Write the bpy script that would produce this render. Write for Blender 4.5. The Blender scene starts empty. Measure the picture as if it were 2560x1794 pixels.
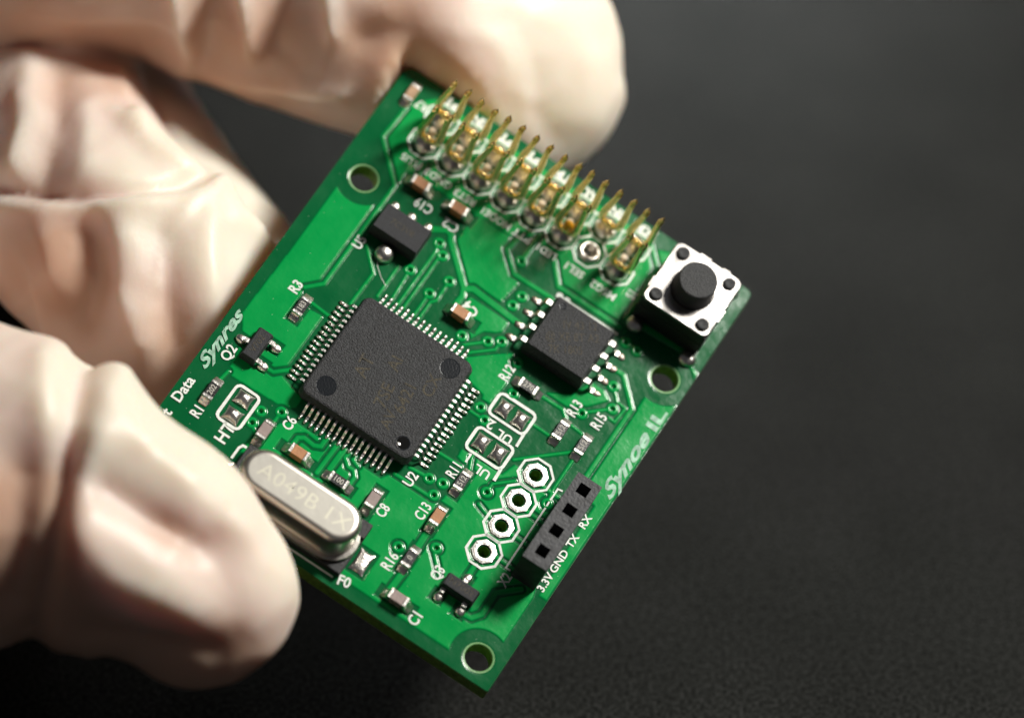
import bpy, bmesh, math, random
import numpy as np
from mathutils import Matrix, Vector

random.seed(4); np.random.seed(4)
S = 0.1                       # board and hand are drawn in millimetres, one Blender unit is 1 cm
sc = bpy.context.scene
col = sc.collection

# ------------------------------------------------------------------ camera
ALPHA = math.radians(47)      # camera looks 43 degrees below the horizon
cam_rot = Matrix.Rotation(ALPHA, 3, 'X')
cam_loc = Vector((0.0, -25.5, 27.77))
cd = bpy.data.cameras.new('camera'); cam = bpy.data.objects.new('camera', cd); col.objects.link(cam)
cam.matrix_world = Matrix.Translation(cam_loc) @ cam_rot.to_4x4()
cd.sensor_width = 36; cd.lens = 12000/2560*36
cd.clip_start = 1; cd.clip_end = 1000
cd.dof.use_dof = True; cd.dof.focus_distance = 36.1
cd.dof.aperture_fstop = cd.lens*1e-3/1.15; cd.dof.aperture_blades = 0
sc.camera = cam

def rig(x, y, z):             # hand-held rig frame in mm: x right, y up the tilted view, z towards the viewer
    return cam_loc + cam_rot @ Vector((x*S, y*S, z*S - 36.3))

# ------------------------------------------------------------------ light
w = bpy.data.worlds.new('World'); sc.world = w; w.use_nodes = True
w.node_tree.nodes['Background'].inputs[0].default_value = (0.92, 0.92, 1.0, 1)
w.node_tree.nodes['Background'].inputs[1].default_value = 0.05

def area(name, direction, dist, size, power, colr):
    d = (cam_rot @ Vector(direction)).normalized()
    l = bpy.data.lights.new(name, 'AREA'); l.shape = 'DISK'; l.size = size; l.energy = power; l.color = colr
    o = bpy.data.objects.new(name, l); col.objects.link(o)
    tgt = rig(0, 0, 0); o.location = tgt + d*dist
    o.rotation_euler = (-d).to_track_quat('-Z', 'Y').to_euler()
    return o
area('key_lamp', (.65, .64, .41), 26, 6.5, 10500, (1.0, .965, .90))
area('fill_lamp', (-.75, -.05, .66), 60, 16, 60, (1.0, .80, .62))
bl = bpy.data.lights.new('added_back_light', 'AREA'); bl.shape = 'DISK'; bl.size = 3; bl.energy = 900; bl.spread = math.radians(55); bl.color = (.93, .97, 1.0)  # unseen lamp, added to brighten the far part of the tabletop
bo = bpy.data.objects.new('added_back_light', bl); col.objects.link(bo); bo.location = (.3, 17, 4.85)
bo.rotation_euler = (Vector((1.0, 10.5, .45))-bo.location).to_track_quat('-Z', 'Y').to_euler()
sc.view_settings.view_transform = 'Standard'; sc.view_settings.look = 'None'
sc.view_settings.exposure = 0; sc.view_settings.gamma = 1

# ------------------------------------------------------------------ materials
def mat(name, base, rough=.5, metal=0, bump=0, bscale=50, spec=.5, var=0, vscale=20, coat=0, sss=0, stretch=None, bd=.01):
    m = bpy.data.materials.new(name); m.use_nodes = True
    nt = m.node_tree; b = nt.nodes['Principled BSDF']
    b.inputs['Base Color'].default_value = (*base, 1); b.inputs['Roughness'].default_value = rough
    b.inputs['Metallic'].default_value = metal; b.inputs['Specular IOR Level'].default_value = spec
    b.inputs['Coat Weight'].default_value = coat; b.inputs['Coat Roughness'].default_value = .15
    tc = nt.nodes.new('ShaderNodeTexCoord')
    src = tc.outputs['Object']
    if stretch:
        mp = nt.nodes.new('ShaderNodeMapping'); mp.inputs['Scale'].default_value = stretch
        nt.links.new(src, mp.inputs[0]); src = mp.outputs[0]
    if bump:
        n = nt.nodes.new('ShaderNodeTexNoise'); n.inputs['Scale'].default_value = bscale; n.inputs['Detail'].default_value = 3
        nt.links.new(src, n.inputs['Vector'])
        bp = nt.nodes.new('ShaderNodeBump'); bp.inputs['Strength'].default_value = bump; bp.inputs['Distance'].default_value = bd
        nt.links.new(n.outputs['Fac'], bp.inputs['Height']); nt.links.new(bp.outputs[0], b.inputs['Normal'])
    if var:
        n2 = nt.nodes.new('ShaderNodeTexNoise'); n2.inputs['Scale'].default_value = vscale; n2.inputs['Detail'].default_value = 4
        nt.links.new(src, n2.inputs['Vector'])
        mx = nt.nodes.new('ShaderNodeMix'); mx.data_type = 'RGBA'
        mx.inputs[6].default_value = (*[c*(1-var) for c in base], 1); mx.inputs[7].default_value = (*[min(1, c*(1+var)) for c in base], 1)
        cr = nt.nodes.new('ShaderNodeMapRange'); cr.inputs[1].default_value = .35; cr.inputs[2].default_value = .65
        nt.links.new(n2.outputs['Fac'], cr.inputs[0]); nt.links.new(cr.outputs[0], mx.inputs[0])
        nt.links.new(mx.outputs[2], b.inputs['Base Color'])
    if sss:
        b.inputs['Subsurface Weight'].default_value = sss
    return m

M = {}
M['solder'] = mat('solder', (.78, .74, .68), .30, 1, .8, 22, var=.15, vscale=12)
M['tin'] = mat('tinned_lead', (.78, .75, .70), .28, 1, .3, 40)
M['gold'] = mat('gold_plating', (1.0, .79, .36), .27, 1, .3, 20)
M['epoxy'] = mat('black_epoxy', (.021, .022, .024), .56, 0, .9, 80, .36, .55, 75)
M['epoxy_s'] = mat('black_epoxy_small', (.020, .021, .024), .62, 0, .5, 110, .35, .3, 80)
M['dimple'] = mat('smooth_epoxy', (.007, .009, .012), .22, 0, .15, 60, .3)
M['ceramic'] = mat('brown_ceramic', (.42, .19, .075), .5, 0, .2, 60, .4, .12, 20)
M['ceramic_grey'] = mat('mauve_ceramic', (.30, .23, .21), .5, 0, .2, 60, .4, .1, 20)
M['ceramic_tan'] = mat('tan_ceramic', (.42, .27, .16), .6, 0, .5, 30, .3, .3, 10)
M['remnant'] = mat('amber_plastic_remnant', (.60, .50, .36), .3, 0, .5, 30, .5, .4, 12)
M['holewall'] = mat('dark_barrel', (.05, .035, .025), .5, .6)  # dark brown inner wall of the jumper holes
M['dull'] = mat('dull_solder', (.40, .34, .29), .42, 1, 1.0, 26, var=.25, vscale=20)
M['wornsilk'] = mat('worn_silkscreen', (.32, .54, .40), .6, 0, .3, 60, .3, .35, 22)
M['silk'] = mat('white_silkscreen', (.78, .82, .76), .6, 0, .3, 60, .3, .08, 30)
M['can'] = mat('darkened_steel_top', (.355, .34, .305), .42, 1, .06, 14, var=.05, vscale=4)  # same steel as the sides, colour lowered so the lit top stays unblown
M['flange'] = mat('steel_flange', (.66, .62, .56), .22, 1)
M['canside'] = mat('drawn_steel_side', (.66, .61, .54), .33, 1)
M['etch'] = mat('etched_steel', (.435, .42, .345), .46, 1)
M['plate'] = mat('stamped_steel_plate', (.66, .63, .60), .22, 1, 1.0, 1.4, var=.06, vscale=5, bd=.028)
M['plastic'] = mat('black_plastic', (.012, .012, .013), .5, 0, .3, 50, .4)
M['button'] = mat('matte_black_button', (.026, .027, .028), .55, 0, .9, 90, .45, .2, 60)
M['header'] = mat('dark_grey_plastic', (.035, .036, .040), .55, 0, .5, 40, .4, .35, 14)
M['cavity'] = mat('socket_cavity', (.003, .003, .003), .8, spec=.1)
M['copperspring'] = mat('copper_spring', (.45, .17, .04), .5, 1)
M['mark'] = mat('resistor_marking', (.45, .43, .38), .7, spec=.2)
M['laser'] = mat('laser_marking', (.050, .042, .026), .6, 0, .8, 80, .36, .6, 45)
M['resbody'] = mat('resistor_glass', (.012, .012, .012), .3, 0, .2, 60)
M['yellow'] = mat('yellow_plastic', (.80, .40, .01), .4, 0, .6, 20, sss=.2)
M['fr4'] = mat('fibreglass_edge', (.16, .30, .05), .55, 0, .6, 40, .4, .3, 30, sss=.15)
M['hole'] = mat('hole_lip', (.20, .42, .16), .35, 0, .2, 40)

# solder mask: copper under the mask is bright green, bare laminate is dark green (stored per vertex, 'copper')
m = bpy.data.materials.new('green_solder_mask'); m.use_nodes = True; nt = m.node_tree; b = nt.nodes['Principled BSDF']
at = nt.nodes.new('ShaderNodeAttribute'); at.attribute_name = 'copper'
mx = nt.nodes.new('ShaderNodeMix'); mx.data_type = 'RGBA'
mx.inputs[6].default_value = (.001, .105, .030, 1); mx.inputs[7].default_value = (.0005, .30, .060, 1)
nt.links.new(at.outputs['Fac'], mx.inputs[0])
tc = nt.nodes.new('ShaderNodeTexCoord')
nz = nt.nodes.new('ShaderNodeTexNoise'); nz.inputs['Scale'].default_value = 3.2; nz.inputs['Detail'].default_value = 6
nt.links.new(tc.outputs['Object'], nz.inputs['Vector'])
mul = nt.nodes.new('ShaderNodeMapRange'); mul.inputs[1].default_value = .3; mul.inputs[2].default_value = .7; mul.inputs[3].default_value = .92; mul.inputs[4].default_value = 1.06
nt.links.new(nz.outputs['Fac'], mul.inputs[0])
hs = nt.nodes.new('ShaderNodeMix'); hs.data_type = 'RGBA'; hs.blend_type = 'MULTIPLY'; hs.inputs[0].default_value = 1
nt.links.new(mx.outputs[2], hs.inputs[6]); nt.links.new(mul.outputs[0], hs.inputs[7]); vo = nt.nodes.new('ShaderNodeTexVoronoi'); vo.inputs['Scale'].default_value = 16; nt.links.new(tc.outputs['Object'], vo.inputs['Vector'])
vr = nt.nodes.new('ShaderNodeMapRange'); vr.inputs[1].default_value = .035; vr.inputs[2].default_value = .055; vr.inputs[3].default_value = .45; vr.inputs[4].default_value = 0
nt.links.new(vo.outputs['Distance'], vr.inputs[0])
du = nt.nodes.new('ShaderNodeMix'); du.data_type = 'RGBA'; du.inputs[7].default_value = (.6, .75, .62, 1)
nt.links.new(vr.outputs[0], du.inputs[0]); nt.links.new(hs.outputs[2], du.inputs[6]); nt.links.new(du.outputs[2], b.inputs['Base Color'])
b.inputs['Roughness'].default_value = .27; b.inputs['Specular IOR Level'].default_value = .42
rr = nt.nodes.new('ShaderNodeMapRange'); rr.inputs[1].default_value = .3; rr.inputs[2].default_value = .7; rr.inputs[3].default_value = .13; rr.inputs[4].default_value = .22
nt.links.new(nz.outputs['Fac'], rr.inputs[0]); nt.links.new(rr.outputs[0], b.inputs['Roughness'])
wv = nt.nodes.new('ShaderNodeTexNoise'); wv.inputs['Scale'].default_value = 26; wv.inputs['Detail'].default_value = 3
nt.links.new(tc.outputs['Object'], wv.inputs['Vector'])
bp = nt.nodes.new('ShaderNodeBump'); bp.inputs['Strength'].default_value = .10; bp.inputs['Distance'].default_value = .01
nt.links.new(wv.outputs['Fac'], bp.inputs['Height']); nt.links.new(bp.outputs[0], b.inputs['Normal'])
M['mask'] = m

# ------------------------------------------------------------------ helpers
def link(name, me, material, parent=None, smooth=False, loc=None):
    o = bpy.data.objects.new(name, me); col.objects.link(o)
    if material and not me.materials: me.materials.append(M[material] if isinstance(material, str) else material)
    if smooth:
        me.polygons.foreach_set('use_smooth', [True]*len(me.polygons))
    if parent: o.parent = parent
    if loc: o.location = loc
    return o

class B:                      # collects shapes, in millimetres of the board frame (x along the pin rows, v down the board, h out of it)
    def __init__(s): s.bm = bmesh.new()
    def add(s, vs, fs):
        bv = [s.bm.verts.new((x*S, -v*S, h*S)) for x, v, h in vs]
        for f in fs:
            try: s.bm.faces.new([bv[i] for i in f])
            except ValueError: pass
        return bv
    def box(s, x0, x1, v0, v1, h0, h1, bev=0, taper=0, seg=2):
        t = taper
        vs = [(x0, v0, h0), (x1, v0, h0), (x1, v1, h0), (x0, v1, h0), (x0+t, v0+t, h1), (x1-t, v0+t, h1), (x1-t, v1-t, h1), (x0+t, v1-t, h1)]
        fs = [(0, 1, 2, 3), (7, 6, 5, 4), (0, 4, 5, 1), (1, 5, 6, 2), (2, 6, 7, 3), (3, 7, 4, 0)]
        bv = s.add(vs, fs)
        if bev:
            ed = list({e for v in bv for e in v.link_edges})
            bmesh.ops.bevel(s.bm, geom=ed, offset=bev*S, segments=seg, profile=.5, affect='EDGES')
    def rings(s, secs, cap0=True, cap1=True):   # list of closed sections with equal point counts
        allv = [[s.bm.verts.new((x*S, -v*S, h*S)) for x, v, h in sec] for sec in secs]
        n = len(secs[0])
        for a, c in zip(allv, allv[1:]):
            for i in range(n):
                s.bm.faces.new((a[i], a[(i+1) % n], c[(i+1) % n], c[i]))
        if cap0: s.bm.faces.new(allv[0])
        if cap1: s.bm.faces.new(allv[-1])
    def lathe(s, x, v, prof, n=28, cap0=True, cap1=True, sx=1, sv=1, wob=0):
        ph = random.random()*6
        secs = []
        for r, h in prof:
            secs.append([(x+r*sx*(1+wob*math.sin(3*a+ph))*math.cos(a), v+r*sv*(1+wob*math.sin(2*a+ph))*math.sin(a), h) for a in [2*math.pi*i/n for i in range(n)]])
        s.rings(secs, cap0, cap1)
    def strip(s, pts, wdt, h, closed=False, jag=0):   # flat ribbon
        P = [Vector((x, v)) for x, v in pts]; n = len(P); L = []; R = []
        for i in range(n):
            a = P[i-1] if (i > 0 or closed) else None; c = P[(i+1) % n] if (i < n-1 or closed) else None
            d1 = (P[i]-a).normalized() if a is not None else None; d2 = (c-P[i]).normalized() if c is not None else None
            if d1 is None: d1 = d2
            if d2 is None: d2 = d1
            t = (d1+d2); t = t.normalized() if t.length > 1e-6 else d1
            nn = Vector((-t.y, t.x)); k = max(.35, nn.dot(Vector((-d1.y, d1.x))))
            ww = wdt*(1+jag*random.uniform(-1, 1))
            L.append(P[i]+nn*ww/2/k); R.append(P[i]-nn*ww/2/k)
        vs = [(p.x, p.y, h) for p in L]+[(p.x, p.y, h) for p in R]
        fs = [(i, (i+1) % n, n+(i+1) % n, n+i) for i in range(n if closed else n-1)]
        s.add(vs, fs)
    def build(s, name, material, parent=None, smooth=False, loc=None, wn=False):
        bmesh.ops.recalc_face_normals(s.bm, faces=s.bm.faces)
        me = bpy.data.meshes.new(name); s.bm.to_mesh(me); s.bm.free()
        o = link(name, me, material, parent, smooth, loc)
        return o

def bloc(u, v, h=0): return (u*S, -v*S, h*S)
def copy(o, parent, loc=None, rz=0, name=None):
    c = o.copy(); col.objects.link(c); c.parent = parent
    if loc is not None: c.location = loc
    c.rotation_euler = (0, 0, rz)
    return c
def copy_tree(o, parent, loc, rz=0):
    c = copy(o, parent, loc, rz)
    for ch in list(o.children):
        copy(ch, c, ch.location, ch.rotation_euler.z)
    return c

FONT = bpy.data.curves.new('f', 'FONT').font
def text(name, s, size, u, v, rot, h, material, parent, bold=.012, xs=1.0, shear=0):
    cu = bpy.data.curves.new(name, 'FONT'); cu.body = s; cu.size = size*S*1.36; cu.offset = bold*S*size
    cu.align_x = 'CENTER'; cu.align_y = 'CENTER'; cu.extrude = 0; cu.resolution_u = 3; cu.space_character = 1.02; cu.shear = shear
    to = bpy.data.objects.new(name, cu); col.objects.link(to)
    bpy.context.view_layer.update()
    me = bpy.data.meshes.new_from_object(to.evaluated_get(bpy.context.evaluated_depsgraph_get()))
    bpy.data.objects.remove(to)
    o = link(name, me, None, parent); me.materials.clear(); me.materials.append(M[material])
    o.location = bloc(u, v, h); o.rotation_euler = (0, 0, math.radians(rot)); o.scale = (xs, 1, 1)
    return o

# ------------------------------------------------------------------ the table
tb = bmesh.new()
bmesh.ops.create_grid(tb, x_segments=1, y_segments=1, size=150)
me = bpy.data.meshes.new('table_surface'); tb.to_mesh(me); tb.free()
tm = bpy.data.materials.new('black_grained_laminate'); tm.use_nodes = True; nt = tm.node_tree; b = nt.nodes['Principled BSDF']
tc = nt.nodes.new('ShaderNodeTexCoord')
n1 = nt.nodes.new('ShaderNodeTexNoise'); n1.inputs['Scale'].default_value = 33; n1.inputs['Detail'].default_value = 4; n1.inputs['Roughness'].default_value = .7
n2 = nt.nodes.new('ShaderNodeTexNoise'); n2.inputs['Scale'].default_value = .9; n2.inputs['Detail'].default_value = 5
for n in (n1, n2): nt.links.new(tc.outputs['Object'], n.inputs['Vector'])
r1 = nt.nodes.new('ShaderNodeValToRGB'); r1.color_ramp.elements[0].position = .40; r1.color_ramp.elements[0].color = (.0052, .0053, .005, 1)
r1.color_ramp.elements[1].position = .68; r1.color_ramp.elements[1].color = (.037, .0375, .035, 1)
nt.links.new(n1.outputs['Fac'], r1.inputs[0])
mm = nt.nodes.new('ShaderNodeMix'); mm.data_type = 'RGBA'; mm.blend_type = 'MULTIPLY'; mm.inputs[0].default_value = 1
mr = nt.nodes.new('ShaderNodeMapRange'); mr.inputs[1].default_value = .3; mr.inputs[2].default_value = .7; mr.inputs[3].default_value = .88; mr.inputs[4].default_value = 1.1
nt.links.new(n2.outputs['Fac'], mr.inputs[0]); nt.links.new(r1.outputs[0], mm.inputs[6]); nt.links.new(mr.outputs[0], mm.inputs[7])
nt.links.new(mm.outputs[2], b.inputs['Base Color'])
b.inputs['Roughness'].default_value = .8; b.inputs['Specular IOR Level'].default_value = 0.0
bp = nt.nodes.new('ShaderNodeBump'); bp.inputs['Strength'].default_value = .6; bp.inputs['Distance'].default_value = .02
nt.links.new(n1.outputs['Fac'], bp.inputs['Height']); nt.links.new(bp.outputs[0], b.inputs['Normal'])
tbl = link('table_surface', me, tm); tbl['kind'] = 'structure'; tbl.location.z = .45

# ------------------------------------------------------------------ the circuit board
board = bpy.data.objects.new('circuit_board', None); col.objects.link(board); board.empty_display_size = .5
board['label'] = 'green printed circuit board with black chips and gold pin contacts, held in gloved fingers'
board['category'] = 'circuit board'
R = Matrix(((.83332333, .50859668, .21656788), (.55144005, -.73752007, -.38984357), (-.03854999, .44428995, -.89505326)))
flip = Matrix.Diagonal((1, -1, -1))
Rw = cam_rot @ flip @ R
tl = flip @ Vector((-.969191503, .196416541, 36.2808563))
board.matrix_world = Matrix.Translation(cam_loc + cam_rot @ tl) @ Rw.to_4x4()
bpy.context.view_layer.update()

X0, X1_, V0, V1 = -12.8, 19.35, -24.1, 16.2
HOLES = [(-10.4, -13.68), (17.4, -13.60), (17.4, 14.32), (-10.4, 14.32)]; HR = 1.08
PINS = [(-8.15+2.54*i, v) for v in (-21.69, -19.15) for i in range(8)]
JP = [(13.33, -.70+2.54*i) for i in range(4)]
VIAS = [(-2.78, -12.59), (-2.02, -11.84), (-3.43, -9.3), (-.46, -10.33), (-1.18, -8.53), (3.2, -15.18), (4.77, -12.68), (4.57, -11.6),
        (2.72, -7.04), (4.58, -7.87), (5.45, -8.5), (13.37, -14.34), (14.43, -14.26), (7.41, -7.76), (14.46, -10.6), (15.35, -8.95), (13.6, -7.17),
        (6.97, -2.88), (7.79, -2.16), (8.45, -5.37), (11.0, 2.73), (15.27, .74), (6.84, 4.4), (7.89, 4.13), (7.83, 5.34), (7.85, 10.47), (10.23, 8.85),
        (-6.42, 7.46), (-5.12, 6.61), (-6.46, 8.65)]
TR = [  # (width, points)
 (.30, [(-10.96, -20.83), (-11.12, -17.59), (-8.14, -14.6), (-8.15, -4.3), (-9.2, -3.14)]),
 (.25, [(-7.25, -9.04), (-5.55, -7.31), (-5.62, -4.15)]), (.22, [(-4.3, -9.08), (-4.29, -5.9)]), (.22, [(-3.43, -9.3), (-3.25, -6.3)]),
 (.22, [(-2.78, -12.59), (-2.63, -11.78), (-2.66, -6.3)]), (.22, [(-2.02, -11.84), (-2.15, -11.35), (-2.15, -6.3)]),
 (.22, [(-.46, -10.33), (-.42, -8.39), (-.72, -7.95), (-.73, -6.3)]), (.22, [(-1.18, -8.53), (-1.18, -6.3)]),
 (.50, [(-3.83, -13.28), (-2.89, -13.94), (-2.42, -13.8), (-2.14, -13.35), (.82, -10.52), (1.37, -10.93), (5.81, -10.6)]),
 (.45, [(.82, -10.42), (1.03, -9.92), (.96, -9.1)]),
 (.35, [(2.05, -16.87), (1.81, -15.36), (3.31, -13.95), (6.83, -14.0)]), (.38, [(5.25, -16.86), (6.66, -15.16), (12.26, -15.15)]),
 (.3, [(10.81, -22.62), (12.21, -21.23), (12.3, -16)]), (.22, [(3.24, -6.51), (4.33, -7.6), (4.58, -7.87)]), (.22, [(3.85, -6.15), (5.41, -7.65), (5.45, -8.5)]),
 (.25, [(10.3, -6.54), (12.24, -6.58), (12.8, -6.1)]), (.22, [(10.67, -4.14), (12.7, -4.12)]), (.22, [(13.43, -5.87), (14.45, -5.77)]),
 (.22, [(6.45, -2.18), (7.79, -2.16)]), (.25, [(6.47, 2.16), (8.3, 2.11)]), (.22, [(11.0, 2.73), (11.0, 1.88), (12.31, .61)]),
 (.22, [(11.3, -.78), (14.6, -4.0)]), (.2, [(14.46, -10.6), (15.36, -9.66), (16.16, -9.6), (16.04, -8.12), (15.5, -8.15)]),
 (.22, [(15.35, -8.95), (13.87, -7.53), (13.6, -7.17)]), (.36, [(13.73, -11.9), (14.6, -11.89), (16.58, -9.86), (16.57, -1.1)]),
 (.3, [(13.83, -.3), (16, -.2)]), (.3, [(14.02, 2.18), (16, 2.23)]), (.3, [(13.9, 4.45), (16, 4.5)]), (.3, [(13.96, 6.71), (16, 6.78)]),
 (.28, [(5.2, 4.52), (6.84, 4.36)]), (.28, [(4.5, 5.65), (7.57, 5.61)]), (.28, [(10.23, 8.85), (10.37, 9.32), (11.5, 10.5)]),
 (.5, [(9.21, 11.9), (9.11, 13.9)]), (.5, [(9.0, 8.0), (9.05, 9.7)]), (.4, [(13.33, 8.3), (13.38, 9.5)]),
 (.4, [(14.4, 12.1), (15.3, 12.0), (15.8, 11.3), (15.8, 9.18), (17.2, 7.76)]), (.3, [(-8.4, 4.25), (-7.38, 4.21), (-6.42, 3.26)]),
 (.25, [(-8.3, -2.4), (-6.35, -2.25)]),
 (.35, [(-1.2, 6.3), (-1.21, 7.15), (-1.69, 7.4), (-2.61, 7.31), (-3.0, 7.6), (-3.05, 8.5)]), (.35, [(-.25, 6.3), (-.3, 7.79), (-.32, 9.1)]),
 (.45, [(.35, 6.3), (.32, 8.3)]), (.3, [(.79, 6.3), (.78, 6.8), (1.35, 7.28), (1.85, 7.28), (2.2, 7.7), (2.2, 8.5)]),
 (.3, [(1.28, 6.3), (1.38, 6.6), (1.9, 6.8)]), (.35, [(-7.13, -17.6), (-7.13, -15.9)]), (.35, [(3.24, -17.98), (3.22, -15.31)]),
 (.25, [(-10.15, 6.2), (-10.3, 7.2)]), (.3, [(-6.46, 8.65), (-5.6, 9.3)]), (.25, [(-5.12, 6.61), (-5.15, 7.6)]), (.3, [(-5.7, 9.9), (-5.75, 11)]),
 (.22, [(15.03, -3.8), (15.03, -.6), (15.27, .74)]), (.22, [(8.98, 1.9), (8.6, 1.0), (8.6, .4)]), (.25, [(11, 3.9), (12.2, 4.3)])]
POURS = [
 [(-11.7, -12.1), (-11.75, -4.5), (-11.9, 1.5), (-11.2, 2.6), (-10.65, 3.54), (-10.15, 6.4), (-5.2, 6.2), (-4.4, 5.6), (-4.4, 4.7), (-5.6, 4.4), (-6.75, 4.05), (-6.75, -1.95), (-8.4, -1.75), (-9.35, -3.1), (-8.55, -4.3), (-8.55, -12.2)],
 [(-4.85, 7.6), (-3.9, 6.6), (3.85, 6.6), (4.2, 5.95), (7.5, 5.95), (8.2, 5.85), (8.6, 5.2), (8.6, 1.9), (7.7, 1.6), (7.6, .9), (11.2, .8), (11.6, -.5), (15.8, -.3), (17.4, 5), (18.3, 7.9), (18.25, 15.1), (5.4, 15.15), (-1, 15.2), (-1, 11), (-4.85, 10.8)],
 [(-1.9, -16.4), (-1.75, -13.6), (.9, -11.05), (1.4, -11.35), (3.7, -11.35), (3.8, -12.1), (4.0, -13.5), (3.0, -13.7), (1.5, -15.1), (1.5, -16.4)],
 [(-9.4, -23.0), (-10.6, -21.7), (-10.8, -20.8), (-10.75, -17.8), (-7.95, -15.0), (-7.7, -16.3), (1.5, -16.5), (1.6, -17.4), (5.2, -17.4), (6.9, -15.5), (12.0, -15.5), (11.9, -21.0), (10.6, -22.3), (10.3, -23.0)],
 [(12.4, -23), (18.3, -23), (18.3, -16.3), (12.7, -16.0), (12.6, -21.2), (11.4, -22.6)],
 [(1.25, -8.6), (1.3, -9.95), (1.7, -10.25), (5.1, -10.2), (5.1, -9.3), (4.75, -8.9), (3.9, -8.4), (3.4, -7.3), (3.1, -7.6), (2.9, -8.2)],
 [(3.9, -5.75), (4.3, -6.1), (5.6, -7.3), (6.7, -8.2), (7.2, -7.8), (7.6, -5.6), (7.4, -3.6), (6.75, -3.5), (6.6, -3.9), (5.2, -4.2)],
 [(16.95, -11.6), (16.95, -1.5), (18.3, -1.3), (18.6, 7.4), (19.25, 7.4), (19.25, -15.5), (17.6, -16)],  # right-edge strip: sheen on the laminate, painted as bright copper
 [(10.5, -7.0), (12.2, -8.1), (12.9, -9.85), (14.0, -9.9), (14.8, -9.4), (13.6, -7.9), (12.3, -6.95)]]
PADR = [  # component pads: copper-free window, then bare pad  (u0,u1,v0,v1)
 (-9.2, -7.8, -2.8, -1.9), (-9.2, -7.8, -.9, 0.1), (-11, -9.7, 7.0, 7.9), (-11, -9.7, 8.9, 9.8)]

st = .05
nx = int(round((X1_-X0)/st))+1; ny = int(round((V1-V0)/st))+1
gx = np.linspace(X0, X1_, nx); gv = np.linspace(V0, V1, ny)
GX, GV = np.meshgrid(gx, gv)
def win(x0, x1, v0, v1):
    return slice(max(0, int((v0-V0)/st)), min(ny, int((v1-V0)/st)+2)), slice(max(0, int((x0-X0)/st)), min(nx, int((x1-X0)/st)+2))
def seg_d(a, c, sl):
    px, pv = GX[sl]-a[0], GV[sl]-a[1]; dx, dv = c[0]-a[0], c[1]-a[1]
    t = np.clip((px*dx+pv*dv)/(dx*dx+dv*dv+1e-9), 0, 1)
    return np.hypot(px-t*dx, pv-t*dv)
def sstep(d, r, soft=.055): 
    t = np.clip((r+soft-d)/(2*soft), 0, 1); return t*t*(3-2*t)
cop = np.zeros((ny, nx))
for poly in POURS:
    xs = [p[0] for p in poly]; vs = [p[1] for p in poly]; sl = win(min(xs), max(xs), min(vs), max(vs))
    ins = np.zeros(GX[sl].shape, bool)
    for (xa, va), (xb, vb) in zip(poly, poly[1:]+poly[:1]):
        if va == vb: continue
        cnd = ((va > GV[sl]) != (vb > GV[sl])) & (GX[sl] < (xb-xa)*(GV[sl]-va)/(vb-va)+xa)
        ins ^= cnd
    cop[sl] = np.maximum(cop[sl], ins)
for _ in range(2):
    cop = (cop+np.roll(cop, 1, 0)+np.roll(cop, -1, 0)+np.roll(cop, 1, 1)+np.roll(cop, -1, 1))/5
hgt = np.zeros_like(cop)
def clear(dist, r, sl): cop[sl] *= 1-sstep(dist, r)
def disc(x, v, r): 
    sl = win(x-r-.3, x+r+.3, v-r-.3, v+r+.3); return np.hypot(GX[sl]-x, GV[sl]-v), sl
for x, v in HOLES: d, sl = disc(x, v, 2.3); clear(d, 2.3, sl)
for x, v in PINS: d, sl = disc(x, v, 1.12); clear(d, 1.12, sl)
for x, v in JP: d, sl = disc(x, v, 1.12); clear(d, 1.12, sl)
for x, v in VIAS: d, sl = disc(x, v, .68); clear(d, .68, sl)
def rect_d(x0, x1, v0, v1, sl):
    return np.maximum(np.maximum(x0-GX[sl], GX[sl]-x1), np.maximum(v0-GV[sl], GV[sl]-v1))
CLR = [(7.75, 10.75, -4.75, -2.95), (7.8, 10.8, -1.4, .45), (-8.85, -7.1, 6.75, 9.7),
       (-9.1, -7.9, -2.95, .0), (-10.9, -9.7, 6.9, 9.9), (3.75, 4.95, 7.1, 10.3), (-5.95, -4.8, 7.3, 10.6), (-4.0, -.5, 8.35, 9.4), (-.2, 2.9, 8.3, 9.4),
       (8.4, 9.6, 5.4, 8.4), (8.4, 9.6, 9.3, 12.4), (8.35, 9.6, 1.7, 4.8), (8.3, 11.7, 13.6, 14.8), (11.7, 12.9, 11.4, 12.6), (13.7, 14.9, 11.4, 12.7),
       (12.9, 14.0, 9.0, 10.0), (-11.1, -9.6, 2.8, 4.0), (-9.1, -7.8, 1.8, 3.0), (-9.1, -7.8, 3.6, 4.8), (0, 3.4, -8.9, -7.7), (-8.0, -5.0, -16.2, -15.1), (-4.6, -1.4, -16.3, -15.1), (5.3, 7.1, 11.9, 14.4)]
for r in CLR:
    sl = win(r[0]-.3, r[1]+.3, r[2]-.3, r[3]+.3); clear(rect_d(*r, sl), .0, sl)
tr = np.zeros_like(cop)
for wd, pts in TR:
    for a, c in zip(pts, pts[1:]):
        e = wd/2+.5; sl = win(min(a[0], c[0])-e, max(a[0], c[0])+e, min(a[1], c[1])-e, max(a[1], c[1])+e)
        d = seg_d(a, c, sl); cop[sl] *= 1-sstep(d, wd/2+.24)
        tr[sl] = np.maximum(tr[sl], sstep(d, wd/2, .07))
for x, v in VIAS: d, sl = disc(x, v, .5); tr[sl] = np.maximum(tr[sl], sstep(d, .46))
for x, v in HOLES: d, sl = disc(x, v, 1.3)
cop = np.maximum(cop, tr)
hgt = .055*cop
for x, v in VIAS:
    d, sl = disc(x, v, .5); hgt[sl] += -.22*sstep(d, .15, .07)+.03*np.exp(-((d-.30)/.09)**2); cop[sl] *= 1-.85*sstep(d, .14, .05)
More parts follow.
